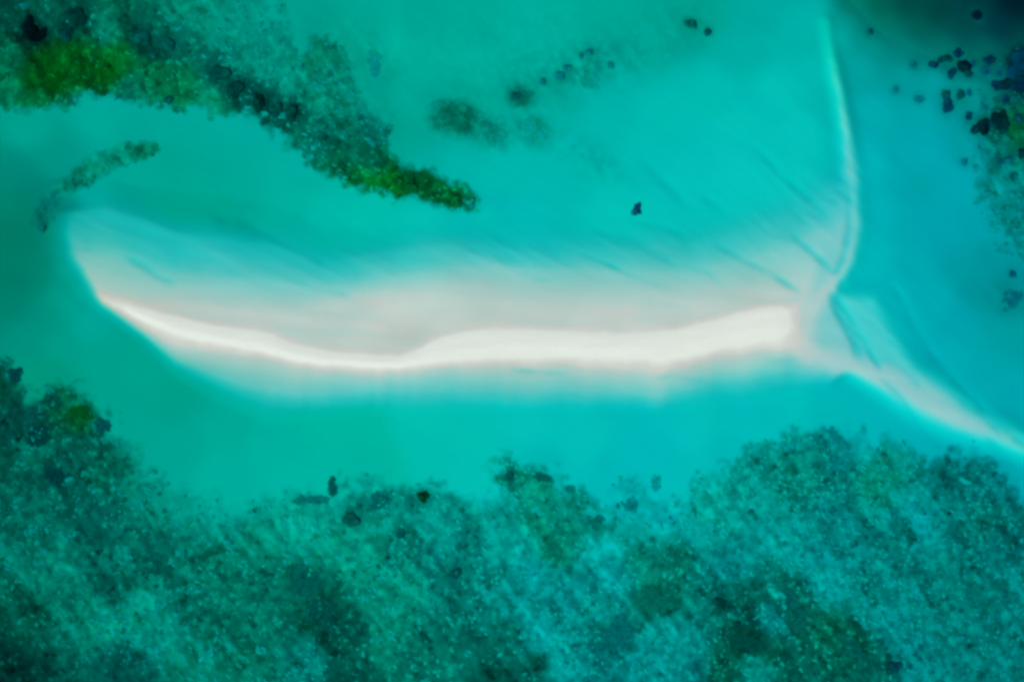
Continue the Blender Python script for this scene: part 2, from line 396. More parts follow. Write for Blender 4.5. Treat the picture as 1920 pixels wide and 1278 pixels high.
# ------------------------------------------------------------------ where weed grows
bank_low = [(-230, 205), (0, 200), (60, 198), (95, 200), (150, 188), (200, 182), (240, 178), (280, 184), (305, 196), (360, 206), (430, 208), (470, 216), (495, 245), (530, 270), (575, 295),
            (610, 318), (640, 338), (680, 353), (740, 360), (790, 374), (830, 386), (850, 390), (868, 384), (888, 392)]
bank_high = [(896, 374), (862, 352), (820, 338), (780, 312), (742, 290), (728, 250), (716, 212), (690, 205), (668, 180), (652, 130), (640, 90), (610, 66), (575, 72), (568, 100), (555, 90), (545, 40), (530, -20), (520, -190), (-230, -190)]
bank = bank_low + bank_high
rim = [(62, 420), (78, 380), (100, 346), (140, 318), (185, 292), (240, 274), (290, 272), (300, 282), (252, 296), (215, 312), (170, 338), (128, 362), (100, 390), (86, 425)]
low = [(-230, 680), (-20, 684), (18, 690), (36, 716), (48, 752), (70, 764), (84, 742), (120, 738), (165, 756), (205, 790), (222, 828), (250, 850), (285, 880), (330, 912), (390, 934), (450, 940),
       (525, 946), (545, 930), (612, 926), (622, 898), (640, 912), (700, 914), (720, 908), (760, 912), (800, 920), (850, 926), (900, 946), (925, 925), (945, 872), (990, 868), (1034, 884), (1050, 912), (1090, 925), (1110, 950), (1132, 972),
       (1160, 930), (1180, 900), (1240, 916), (1290, 950), (1310, 900), (1360, 868), (1420, 838), (1480, 818), (1530, 802), (1600, 816), (1680, 836), (1740, 868), (1790, 858), (1860, 862), (1905, 920), (1960, 960), (2150, 1010), (2150, 1470), (-230, 1470)]
edge_reef = [(1830, 262), (1850, 210), (1865, 150), (1880, 112), (1915, 85), (2150, 40), (2150, 560), (1990, 540), (1925, 505), (1886, 450), (1850, 400), (1838, 330)]
warp = 13 * fbm(PX, PY, 46, 501, 4, .6) + 7 * fbm(PX, PY, 14, 551, 2)


def grown(poly, soft, wk=1.0, shift=0.0):
    return 1 - sst(-soft, soft, poly_sd(poly) + wk * warp + shift)


c_bank = grown(bank, 11, 1.05)
c_bank *= 1 - .45 * np.exp(-(((PX - 500) / 130) ** 2 + ((PY - 10) / 110) ** 2))
c_rim = grown(rim, 8, .5, -4)
c_low = grown(low, 20, 1.5)
fade_in = np.exp(-(((PX - 410) / 170) ** 2 + ((PY - 925) / 60) ** 2)) + .8 * np.exp(-(((PX - 1200) / 90) ** 2 + ((PY - 945) / 70) ** 2))
c_low = c_low * (1 - .5 * np.clip(fade_in, 0, 1))
c_edge = grown(edge_reef, 26, 1.6)


def blob(x, y, rx, ry, deg=0, soft=.45, wk=.35):
    a = math.radians(deg)
    u = ((PX - x) * math.cos(a) + (PY - y) * math.sin(a)) / rx
    v = (-(PX - x) * math.sin(a) + (PY - y) * math.cos(a)) / ry
    return 1 - sst(1 - soft, 1 + soft, np.sqrt(u * u + v * v) + wk * warp / max(rx, ry))


BLOBS = [(856, 222, 54, 36, 4, .45, 1.0), (912, 240, 50, 32, 25, .7, .85), (978, 182, 32, 26, 15, .75, .95), (1000, 242, 42, 30, 25, .8, .85), (1075, 278, 95, 26, 28, .9, .35),
         (1085, 128, 90, 42, -18, .9, .75), (1105, 148, 24, 22, 0, .7, .6), (1180, 110, 90, 34, -12, .9, .35), (705, 115, 22, 46, -8, .9, .55), (1300, 45, 22, 12, 15, .8, .7), (1327, 60, 8, 8, 0, .7, .7),
         (1800, 128, 40, 24, 10, .8, .55), (1788, 190, 30, 24, 0, .8, .5), (1855, 235, 44, 30, 0, .7, .8), (1895, 165, 40, 30, 10, .8, .7), (1890, 560, 40, 34, 40, .9, .3), (655, 150, 80, 110, -10, .95, .42), (1020, 140, 190, 66, -16, .95, .34), (930, 60, 200, 50, -8, 1, .16), (1240, 60, 110, 50, -15, 1, .28), (1640, 62, 26, 14, 10, .9, .25), (1120, 1000, 16, 30, 0, .8, .6)]
c_blob = np.zeros(PX.shape)
for b in BLOBS:
    c_blob = np.maximum(c_blob, b[6] * blob(*b[:6]))
# weed cover thickened and darkened round the foot of every coral head (x, y, radius)
HEADS = [(1796, 100, 8), (1775, 109, 7), (1763, 114, 5.5), (1751, 122, 7.5), (1807, 125, 13), (1783, 137, 8), (1815, 139, 7.5), (1855, 113, 8.5), (1847, 133, 7), (1826, 118, 5), (1873, 139, 5), (1912, 118, 17), 
         (1886, 158, 11), (1869, 162, 8), (1912, 162, 12), (1886, 187, 7), (1777, 199, 11), (1774, 178, 8.5), (1801, 178, 8.5), (1817, 174, 5), (1841, 240, 14), (1873, 229, 16), (1828, 243, 9), (1882, 245, 8), 
         (1856, 236, 11), (1816, 219, 7), (1908, 221, 9), (1845, 200, 4.5), (1890, 300, 8), (1874, 303, 7), (1916, 286, 9), (1900, 328, 6), (1808, 303, 6), (1833, 30, 8), (1632, 60, 6), (1680, 168, 5.5), 
         (1713, 122, 6), (1722, 186, 6), (1898, 512, 6), (1296, 44, 8), (1327, 60, 6.5), (1104, 98, 6), (1090, 104, 4.5), (1145, 122, 5.5), (1050, 143, 8), (1064, 127, 6), (1018, 153, 6), (968, 179, 8), 
         (54, 46, 11), (66, 68, 12), (79, 66, 9), (50, 67, 8), (146, 32, 15), (124, 60, 12), (265, 70, 13), (314, 86, 12), (292, 100, 8), (410, 138, 13), (440, 166, 13), (487, 192, 14), 
         (547, 214, 12), (520, 205, 10), (318, 188, 8), (748, 340, 9), (771, 348, 9), (640, 319, 8), (852, 374, 9), (883, 380, 9), (858, 385, 6), (793, 930, 11), (658, 974, 11), (1677, 1249, 10), 
         (956, 893, 7), (750, 1002, 8), (855, 1075, 9), (1350, 1130, 9)]
c_foot = np.zeros(PX.shape)
for hx, hy, hr in HEADS:
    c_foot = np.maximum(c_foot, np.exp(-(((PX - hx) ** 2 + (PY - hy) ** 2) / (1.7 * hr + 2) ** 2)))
cover = np.maximum.reduce([c_bank, c_rim, c_low, c_edge, c_blob, .6 * c_foot])

# texture of the growth: denser and thinner strips lying with the current, clumps and bare holes
tex = .65 * streak(PX, PY, 52, 120, 15, 601) + .3 * streak(PX, PY, 57, 60, 7, 605) + .24 * fbm(PX, PY, 34, 611, 4, .62) + .5 * fbm(PX, PY, 11, 631, 2)
tex = np.clip(tex, -1.15, 1.15)


def albedo(t, d, ch):
    return lin(t) / (.95 * LIGHT[ch] * through(d, ch))


sand = np.empty(PX.shape + (3,))
sand[..., 0] = A_SAND[0]
sand[..., 1] = np.clip(albedo(tone[..., 0], depth_bar, 1), .01, .75)  # bed darkened in place of the dimming by water deeper than the cap
sand[..., 2] = np.clip(albedo(tone[..., 1], depth_bar, 2), .012, .58)
sand[..., 0] = np.minimum(A_SAND[0], .95 * sand[..., 1])
keep = (sst(.4, 1.2, depth) * (1 - sst(.35, 1.0, bar_w)))[..., None]
keep = np.minimum(1, blur(keep[..., 0], 4.5))[..., None]
mot = .55 * fbm(PX, PY, 190, 981, 4) + .45 * streak(PX, PY, 30, 260, 45, 985)
sand[..., 1] *= 1 + .045 * mot
sand[..., 2] *= 1 - .02 * mot + .03 * fbm(PX, PY, 330, 991, 2)
flat_c = np.empty(PX.shape + (3,))
flat_c[:] = FLAT
lead = np.maximum(1 - sst(140, 420, PX), .8 * (1 - sst(330, 760, PX)) * sst(-5, 25, PY - np.interp(PX, gx, L['E'])))
flat_c *= 1 - lead[..., None] * np.array([.02, .06, .11])
flat_c[..., 2] += .04 * sst(1420, 1640, PX)
damp = np.exp(-(((PX - 765) / 42) ** 2 + ((PY - 632) / 26) ** 2)) - .7 * np.exp(-(((PX - 770) / 60) ** 2 + ((PY - 577) / 11) ** 2)) + .5 * np.exp(-(((PX - 690) / 30) ** 2 + ((PY - 580) / 14) ** 2))
flat_c *= (1 - .11 * damp + .04 * fbm(PX, PY, 110, 961, 3) + .04 * streak(PX, PY, 8, 150, 20, 971))[..., None]
sand = flat_c * (1 - keep) + sand * keep
weed = np.empty(PX.shape + (3,))
depth_soft = blur(depth, 3)
weed[..., 1] = np.clip(albedo(weed_tone[..., 0], depth_soft, 1), .015, .62)
weed[..., 2] = np.clip(albedo(weed_tone[..., 1], depth_soft, 2), .004, .58)
weed[..., 0] = .12 * weed[..., 1]
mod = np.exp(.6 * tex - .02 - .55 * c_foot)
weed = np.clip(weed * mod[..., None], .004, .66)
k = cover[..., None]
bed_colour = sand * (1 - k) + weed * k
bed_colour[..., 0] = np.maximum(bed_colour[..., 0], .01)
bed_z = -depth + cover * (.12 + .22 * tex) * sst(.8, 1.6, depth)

# ------------------------------------------------------------------ from map to metres
def depth_at(px, py):
    return -lookup(bed_z, px, py)


def place(px, py):
    """metres of the bed under a point of the map, seen straight down from the flying height"""
    z = float(lookup(bed_z, np.array([px]), np.array([py]))[0])
    f = (H - z) / H
    return (px - FW / 2) * S * f, (FH / 2 - py) * S * f, z


def place_many(px, py):
    z = lookup(bed_z, px, py)
    f = (H - z) / H
    return (px - FW / 2) * S * f, (FH / 2 - py) * S * f, z


# ------------------------------------------------------------------ materials
def new_mat(name):
    m = bpy.data.materials.new(name)
    m.use_nodes = True
    n = m.node_tree.nodes
    n.clear()
    return m, n, m.node_tree.links


def sand_material():
    m, n, l = new_mat('sand')
    out = n.new('ShaderNodeOutputMaterial')
    b = n.new('ShaderNodeBsdfPrincipled')
    b.inputs['Roughness'].default_value = .95
    b.inputs['Specular IOR Level'].default_value = .05
    at = n.new('ShaderNodeAttribute')
    at.attribute_name = 'bed_colour'
    geo = n.new('ShaderNodeNewGeometry')
    sep = n.new('ShaderNodeSeparateXYZ')
    l.new(geo.outputs['Position'], sep.inputs[0])
    # dry sand lies higher than the swash reaches
    nz = n.new('ShaderNodeTexNoise')
    nz.inputs['Scale'].default_value = .12
    nz.inputs['Detail'].default_value = 4
    l.new(geo.outputs['Position'], nz.inputs['Vector'])
    ma = n.new('ShaderNodeMath')
    ma.operation = 'MULTIPLY_ADD'
    ma.inputs[1].default_value = .2
    l.new(nz.outputs['Fac'], ma.inputs[0])
    l.new(sep.outputs['Z'], ma.inputs[2])
    mr = n.new('ShaderNodeMapRange')
    mr.inputs['From Min'].default_value = .06
    mr.inputs['From Max'].default_value = .42
    mr.interpolation_type = 'SMOOTHSTEP'
    l.new(ma.outputs[0], mr.inputs['Value'])
    # sand above the water: damp and greyer, or dry and white; coarse shell bands
    n2 = n.new('ShaderNodeTexNoise')
    n2.inputs['Scale'].default_value = .10
    n2.inputs['Detail'].default_value = 5
    mp = n.new('ShaderNodeMapping')
    mp.inputs['Scale'].default_value = (.5, 2.0, 1)
    l.new(geo.outputs['Position'], mp.inputs['Vector'])
    l.new(mp.outputs[0], n2.inputs['Vector'])
    dry = n.new('ShaderNodeMixRGB')
    dry.inputs['Color1'].default_value = (.66, .69, .59, 1)
    dry.inputs['Color2'].default_value = (.735, .78, .665, 1)
    l.new(n2.outputs['Fac'], dry.inputs['Fac'])
    mix = n.new('ShaderNodeMixRGB')
    l.new(mr.outputs[0], mix.inputs['Fac'])
    l.new(at.outputs['Color'], mix.inputs['Color1'])
    l.new(dry.outputs[0], mix.inputs['Color2'])
    # grain
    n3 = n.new('ShaderNodeTexNoise')
    n3.inputs['Scale'].default_value = .9
    n3.inputs['Detail'].default_value = 5
    n3.inputs['Roughness'].default_value = .65
    l.new(geo.outputs['Position'], n3.inputs['Vector'])
    mr3 = n.new('ShaderNodeMapRange')
    mr3.inputs['To Min'].default_value = .94
    mr3.inputs['To Max'].default_value = 1.06
    l.new(n3.outputs['Fac'], mr3.inputs['Value'])
    mul = n.new('ShaderNodeMixRGB')
    mul.blend_type = 'MULTIPLY'
    mul.inputs['Fac'].default_value = 1
    l.new(mix.outputs[0], mul.inputs['Color1'])
    l.new(mr3.outputs[0], mul.inputs['Color2'])
    l.new(mul.outputs[0], b.inputs['Base Color'])
    bp = n.new('ShaderNodeBump')
    bp.inputs['Strength'].default_value = .25
    bp.inputs['Distance'].default_value = .15
    l.new(n3.outputs['Fac'], bp.inputs['Height'])
    l.new(bp.outputs[0], b.inputs['Normal'])
    l.new(b.outputs[0], out.inputs['Surface'])
    return m


def growth_material(name, rough=.9, grain=2.5, lo=.75, hi=1.25):
    """living cover: the colour of each plant or head from its own tint, mottled by noise"""
    m, n, l = new_mat(name)
    out = n.new('ShaderNodeOutputMaterial')
    b = n.new('ShaderNodeBsdfPrincipled')
    b.inputs['Roughness'].default_value = rough
    b.inputs['Specular IOR Level'].default_value = .05
    at = n.new('ShaderNodeAttribute')
    at.attribute_name = 'tint'
    geo = n.new('ShaderNodeNewGeometry')
    nz = n.new('ShaderNodeTexNoise')
    nz.inputs['Scale'].default_value = grain
    nz.inputs['Detail'].default_value = 4
    l.new(geo.outputs['Position'], nz.inputs['Vector'])
    mr = n.new('ShaderNodeMapRange')
    mr.inputs['To Min'].default_value = lo
    mr.inputs['To Max'].default_value = hi
    l.new(nz.outputs['Fac'], mr.inputs['Value'])
    mul = n.new('ShaderNodeMixRGB')
    mul.blend_type = 'MULTIPLY'
    mul.inputs['Fac'].default_value = 1
    l.new(at.outputs['Color'], mul.inputs['Color1'])
    l.new(mr.outputs[0], mul.inputs['Color2'])
    l.new(mul.outputs[0], b.inputs['Base Color'])
    l.new(b.outputs[0], out.inputs['Surface'])
    return m


def water_material():
    m, n, l = new_mat('lagoon_water')
    out = n.new('ShaderNodeOutputMaterial')
    v = n.new('ShaderNodeVolumeAbsorption')
    dens = float(SIG.max())
    col = 1 - SIG / dens
    v.inputs['Density'].default_value = dens
    v.inputs['Color'].default_value = (col[0], col[1], col[2], 1)
    l.new(v.outputs[0], out.inputs['Volume'])
    return m


M_SAND = sand_material()
M_GRASS = growth_material('seagrass')
M_CORAL = growth_material('coral', grain=1.6, lo=.55, hi=1.45)
M_WATER = water_material()


def mesh_object(name, verts, faces4=None, faces3=None, colour=None, attr='tint', mat=None, smooth=False):
    me = bpy.data.meshes.new(name)
    verts = np.ascontiguousarray(verts, dtype=np.float32)
    me.vertices.add(len(verts))
    me.vertices.foreach_set('co', verts.ravel())
    f = faces4 if faces4 is not None else faces3
    f = np.ascontiguousarray(f, dtype=np.int32)
    k = f.shape[1]
    me.loops.add(f.size)
    me.loops.foreach_set('vertex_index', f.ravel())
    me.polygons.add(len(f))
    me.polygons.foreach_set('loop_start', np.arange(0, f.size, k, dtype=np.int32))
    me.polygons.foreach_set('loop_total', np.full(len(f), k, dtype=np.int32))
    me.polygons.foreach_set('use_smooth', np.full(len(f), smooth, dtype=bool))
    me.update(calc_edges=True)
    if colour is not None:
        a = me.attributes.new(attr, 'FLOAT_COLOR', 'POINT')
        c = np.ones((len(verts), 4), np.float32)
        c[:, :3] = colour
        a.data.foreach_set('color', c.ravel())
    me.materials.append(mat)
    o = bpy.data.objects.new(name, me)
    COL.objects.link(o)
    return o


def tag(o, label=None, cat=None, group=None, kind=None):
    if label: o['label'] = label
    if cat: o['category'] = cat
    if group: o['group'] = group
    if kind: o['kind'] = kind
    return o


# ------------------------------------------------------------------ the seabed and the sandbar that rises out of it
def axis(half, step, far):
    a = list(np.arange(-half, half + .01, step))
    d, x = step, half
    while x < far:
        d *= 1.35
        x += d
        a.append(x)
        a.insert(0, -x)
    return np.array(a)


ax, ay = axis(280, .65, 6000), axis(196, .65, 6000)
WX, WY = np.meshgrid(ax, ay)
px, py = WX / S + FW / 2, FH / 2 - WY / S
for _ in range(3):
    z = lookup(bed_z, px, py)
    f = H / (H - z)
    px, py = WX * f / S + FW / 2, FH / 2 - WY * f / S
Z = lookup(bed_z, px, py)
CC = lookup(bed_colour, px, py)
out_d = np.maximum(np.maximum(MX0 + 40 - px, px - MX1 + 40), np.maximum(MY0 + 40 - py, py - MY1 + 40))
wo = sst(-30, 200, out_d)
patch = sst(-.1, .35, fbm(px, py, 260, 701, 3))
far_z = -(4.2 + .9 * fbm(px, py, 400, 711, 3))
Z = Z * (1 - wo) + far_z * wo
far_c = np.array([.6, .64, .55]) * (1 - patch[..., None]) + np.array([.14, .25, .19]) * patch[..., None]
CC = CC * (1 - wo[..., None]) + far_c * wo[..., None]
ny, nx = WX.shape
V = np.stack([WX, WY, Z], -1).reshape(-1, 3)
C3 = CC.reshape(-1, 3)
idx = np.arange(nx * ny).reshape(ny, nx)
F = np.stack([idx[:-1, :-1], idx[:-1, 1:], idx[1:, 1:], idx[1:, :-1]], -1).reshape(-1, 4)
fx = px.reshape(-1)[F].mean(1)
fy = py.reshape(-1)[F].mean(1)
fz = V[:, 2][F].mean(1)
is_bar = (fz > -.16) & (fx > 100) & (fx < 1560) & (fy > 440) & (fy < 760)


def part_of_sheet(name, mask):
    f = F[mask]
    used, inv = np.unique(f, return_inverse=True)
    return mesh_object(name, V[used], faces4=inv.reshape(-1, 4), colour=C3[used], attr='bed_colour', mat=M_SAND, smooth=True)


tag(part_of_sheet('seabed', ~is_bar), 'pale sand bottom of the shallow lagoon rippled by the current around the white bar', kind='structure')
tag(part_of_sheet('sandbar', is_bar), 'long low white sandbar with a dry bright crest and damp grey northern flat', kind='structure')

# the lagoon: one closed body of clear water over the bed, its level at zero
wv = [(x, y, zz) for zz in (-40, 0) for y in (-6600, 6600) for x in (-6600, 6600)]
wf = [(0, 2, 3, 1), (4, 5, 7, 6), (0, 1, 5, 4), (2, 6, 7, 3), (0, 4, 6, 2), (1, 3, 7, 5)]
tag(mesh_object('water', np.array(wv, float), faces4=np.array(wf), mat=M_WATER), 'clear turquoise lagoon water covering the sand and the weed', kind='structure')


# ------------------------------------------------------------------ seagrass
def fronds(x, y, z, rad, hgt, tint, rng, K=8):
    """rosettes of drooping blades: one row of K two-quad blades for each plant"""
    n = len(x)
    ang = rng.uniform(0, 2 * np.pi, (n, K))
    r = rad[:, None] * rng.uniform(.65, 1.15, (n, K))
    h = hgt[:, None] * rng.uniform(.5, 1.2, (n, K))
    drift = np.array([.35, -.35])                     # the current lays them over towards the lower right
    dx = np.cos(ang) * r + drift[0] * r * .8
    dy = np.sin(ang) * r + drift[1] * r * .8
    wdt = rad[:, None] * rng.uniform(.14, .26, (n, K))
    ox, oy = -np.sin(ang) * wdt, np.cos(ang) * wdt
    P = np.empty((n, K, 6, 3))
    X, Y, Zb = x[:, None], y[:, None], z[:, None]
    P[..., 0, 0], P[..., 0, 1], P[..., 0, 2] = X - ox * .6, Y - oy * .6, Zb
    P[..., 1, 0], P[..., 1, 1], P[..., 1, 2] = X + ox * .6, Y + oy * .6, Zb
    P[..., 2, 0], P[..., 2, 1], P[..., 2, 2] = X + dx * .5 + ox, Y + dy * .5 + oy, Zb + h
    P[..., 3, 0], P[..., 3, 1], P[..., 3, 2] = X + dx * .5 - ox, Y + dy * .5 - oy, Zb + h
    P[..., 4, 0], P[..., 4, 1], P[..., 4, 2] = X + dx + ox * .4, Y + dy + oy * .4, Zb + h * .55
    P[..., 5, 0], P[..., 5, 1], P[..., 5, 2] = X + dx - ox * .4, Y + dy - oy * .4, Zb + h * .55
    v = P.reshape(-1, 3)
    base = np.arange(n * K)[:, None] * 6
    q = np.concatenate([base + np.array([0, 1, 2, 3]), base + np.array([3, 2, 4, 5])], 0)
    c = np.repeat(tint, K * 6, 0) * rng.uniform(.85, 1.15, (n * K, 1)).repeat(6, 0)
    return v, q, c


rng = np.random.RandomState(12)
masks = {'low_left': None}
low_left = [(-230, 640), (930, 640), (925, 1000), (950, 1130), (1010, 1190), (1060, 1470), (-230, 1470)]
is_ll = poly_sd(low_left) < 0


def meadow(field, count, name, label, cat, dens_pow=1.0, rad=(.55, 1.15)):
    n = 0
    PXs, PYs = [], []
    while n < count:
        qx = rng.uniform(-120, 2040, 60000)
        qy = rng.uniform(-110, 1390, 60000)
        p = np.clip(lookup(field, qx, qy), 0, 1) ** dens_pow
        p = p * np.clip(.8 - .45 * lookup(tex, qx, qy), .15, 1) * np.clip((172 - lookup(weed_tone, qx, qy)[..., 0]) / 60, .12, 1)
        ok = rng.rand(60000) < p
        PXs.append(qx[ok]); PYs.append(qy[ok])
        n += ok.sum()
    qx, qy = np.concatenate(PXs)[:count], np.concatenate(PYs)[:count]
    x, y, z = place_many(qx, qy)
    base = lookup(bed_colour, qx, qy)
    clump = .9 * fbm(qx, qy, 13, 801, 2) + .4 * rng.normal(0, 1, count)
    f = np.exp(.6 * clump + .02)
    pale = rng.rand(count) < .03
    f = np.where(pale, rng.uniform(1.4, 2.0, count), f)
    tint = np.clip(base * f[:, None], .006, .5)
    tint[:, 2] = np.minimum(tint[:, 2], np.where(qx < 900, np.where(qy < 450, .58, .66), .78) * tint[:, 1])
    r = U * rng.uniform(rad[0], rad[1], count)
    v, q, c = fronds(x, y, z - .02, r, r * rng.uniform(.05, .16, count), tint, rng)
    return tag(mesh_object(name, v, faces4=q, colour=c, mat=M_GRASS), label, cat, kind='stuff')


meadow(c_bank ** 1.3, 3300, 'seagrass', 'dark seagrass bank with bright green edge curving down to a point above the sandbar', 'seagrass')
meadow(c_rim ** 2, 150, 'seagrass', 'thin curved seagrass fringe on the rim of the sandy shelf', 'seagrass')
meadow(np.where(is_ll, c_low ** 1.5, 0), 6500, 'seagrass', 'dark green seagrass meadow below the western half of the sandbar', 'seagrass')
meadow(np.where(is_ll, 0, c_low) ** 1.5, 7500, 'seagrass', 'speckled blue-green seagrass meadow below the forked eastern end of the sandbar', 'seagrass')
meadow(c_edge ** 1.5, 1100, 'seagrass', 'thin seagrass around the coral heads beside the deep dark channel', 'seagrass')


# ------------------------------------------------------------------ single patches of seagrass that stand apart
def seagrass_patch(px_, py_, rx, ry, deg, gcol, label, n=None, group=None, hgt=.3):
    x0, y0, z0 = place(px_, py_)
    n = n or int(max(np.clip(rx * ry * .22, 24, 420), 2.6 * max(rx, ry)))
    a = rng.uniform(0, 2 * np.pi, n)
    r = np.sqrt(rng.rand(n)) * (1 + .18 * np.sin(3 * a + px_) + .12 * np.sin(5 * a + py_))
    t = math.radians(deg)
    u, v = r * np.cos(a) * rx, r * np.sin(a) * ry
    qx = px_ + u * math.cos(t) - v * math.sin(t)
    qy = py_ + u * math.sin(t) + v * math.cos(t)
    x, y, z = place_many(qx, qy)
    rad = U * rng.uniform(.5, .95, n)
    tint = np.array(gcol)[None] * np.exp(rng.normal(0, .16, (n, 1))) * (1 + .45 * np.clip(r - .6, 0, 1))[:, None]
    if py_ < 500:
        tint = np.clip(lookup(bed_colour, qx, qy) * rng.uniform(.82, 1.06, (n, 1)), .01, .5)
    tint[:, 2] = np.minimum(tint[:, 2], (.74 if px_ < 1150 else .84) * tint[:, 1])
    tint[:, 0] = .4 * tint[:, 1]
    vv, q, c = fronds(x - x0, y - y0, z - z0 + .12, rad, rad * hgt * .5, tint, rng, 9)
    o = mesh_object('seagrass_patch', vv, faces4=q, colour=c, mat=M_GRASS)
    o.location = (x0, y0, z0)
    return tag(o, label, 'seagrass', group or ('seagrass patches around the north bank' if py_ < 500 else 'seagrass patches of the lower meadows'))


DK, DG, BL, MD = (.05, .095, .062), (.028, .11, .012), (.045, .10, .098), (.10, .19, .13)
seagrass_patch(850, 216, 46, 27, 4, (.10, .19, .12), 'large square-cornered dark seagrass patch on sand north of the bank tip')
seagrass_patch(922, 248, 26, 18, 30, (.20, .32, .24), 'faint soft seagrass patch trailing off the large square-cornered patch')
seagrass_patch(976, 180, 18, 14, 10, (.10, .19, .14), 'small dark seagrass patch with a black corner, up and right of the square one')
seagrass_patch(1000, 240, 24, 18, 30, (.22, .33, .25), 'rounded pale green seagrass patch at the head of a long faint streak')
seagrass_patch(1106, 150, 15, 14, 0, (.17, .28, .21), 'small dim seagrass patch at the lower edge of the speckled northern ground')
seagrass_patch(592, 108, 18, 30, 6, (.09, .18, .10), 'upright dark green seagrass patch with a clean left side on the north bank')
seagrass_patch(700, 116, 10, 24, -8, (.28, .38, .29), 'narrow faint seagrass patch alone on sand right of the north bank')
seagrass_patch(622, 912, 6, 17, 0, (.06, .13, .11), 'thin upright dark seagrass tuft on the top edge of the lower meadow')
seagrass_patch(585, 936, 34, 5, -3, (.12, .22, .18), 'thin level seagrass line running left from the upright tuft')
seagrass_patch(711, 938, 17, 16, 0, (.09, .17, .14), 'broad dark seagrass patch between two coral heads on the meadow edge')
seagrass_patch(572, 1090, 26, 28, -25, (.08, .15, .10), 'dark seagrass patch with a sharp curved left side inside the lower meadow')
seagrass_patch(604, 1152, 34, 24, 50, (.06, .11, .075), 'darkest broad seagrass patch in the lower meadow, slanting to the frame bottom')
seagrass_patch(955, 892, 7, 8, 0, (.07, .13, .10), 'dark seagrass tuft on the left corner of the jutting meadow point')
seagrass_patch(1014, 893, 14, 6, 18, (.07, .14, .09), 'slanting dark seagrass tuft on the top of the jutting meadow point')
seagrass_patch(1116, 978, 13, 15, 20, (.10, .19, .13), 'dark green seagrass tuft at the right corner of the jutting meadow point')
seagrass_patch(1068, 916, 9, 6, 5, (.14, .25, .22), 'small separate seagrass tuft above the jutting meadow point')
seagrass_patch(1036, 1030, 18, 15, 25, (.13, .22, .13), 'green seagrass patch at the bottom corner of the jutting meadow point')
seagrass_patch(1180, 945, 14, 12, 0, (.16, .26, .27), 'bluish seagrass tuft alone on sand between the two meadows')
seagrass_patch(1228, 905, 6, 14, 0, (.26, .36, .38), 'faint upright bluish seagrass tuft reaching into the clear water')
seagrass_patch(1236, 1120, 34, 26, 8, (.09, .17, .105), 'round dark green seagrass patch left of the large dark meadow hollow')
seagrass_patch(1268, 1038, 16, 9, 10, (.08, .16, .10), 'dark seagrass patch above the round dark green one')
seagrass_patch(1154, 1192, 40, 24, -42, (.10, .18, .155), 'slanting oval seagrass patch on the bare corridor near the frame bottom')
seagrass_patch(1400, 1202, 30, 15, 8, (.05, .088, .058), 'almost black seagrass patch in the eastern meadow near the frame bottom')
seagrass_patch(1478, 1118, 18, 12, 35, (.08, .14, .11), 'dark seagrass patch right of a pale sliver of sand')
seagrass_patch(1494, 1160, 22, 18, 20, (.08, .15, .10), 'dark green seagrass patch just below the pale sliver of sand')
seagrass_patch(1566, 868, 20, 12, 0, (.13, .23, .21), 'dark seagrass patch on the upper edge of the eastern meadow')
seagrass_patch(1562, 818, 7, 17, -20, (.17, .28, .28), 'leaning seagrass tuft at the topmost point of the eastern meadow')
seagrass_patch(1478, 832, 12, 8, -35, (.20, .32, .31), 'small slanting seagrass tuft on the upper left edge of the eastern meadow')
seagrass_patch(1600, 1212, 34, 10, 42, (.08, .15, .10), 'long slanting dark seagrass streak in the bottom of the eastern meadow')
seagrass_patch(28, 704, 12, 16, 0, (.06, .12, .09), 'pointed dark seagrass tuft at the meadow tip by the left edge')
seagrass_patch(150, 772, 20, 10, 15, (.05, .15, .02), 'bright green seagrass patch on the left meadow front')
seagrass_patch(96, 752, 16, 10, -10, (.07, .14, .08), 'rounded dark seagrass patch left of the bright green one on the meadow front')
seagrass_patch(192, 797, 14, 12, 20, (.07, .14, .115), 'dark seagrass knob at the eastern shoulder of the left meadow front')
seagrass_patch(70, 815, 18, 22, 30, (.05, .09, .075), 'dark slanting seagrass patch behind the left meadow front')
seagrass_patch(104, 893, 22, 13, 25, (.05, .09, .07), 'arched dark seagrass patch deeper in the left meadow')
seagrass_patch(1895, 560, 14, 20, 30, (.22, .33, .36), 'faint bluish seagrass patch near the right edge below the coral heads')


# ------------------------------------------------------------------ coral heads
bmt = bmesh.new()
bmesh.ops.create_icosphere(bmt, subdivisions=4, radius=1)
ICO_V = np.array([v.co[:] for v in bmt.verts])
ICO_F = np.array([[v.index for v in f.verts] for f in bmt.faces])
bmt.free()


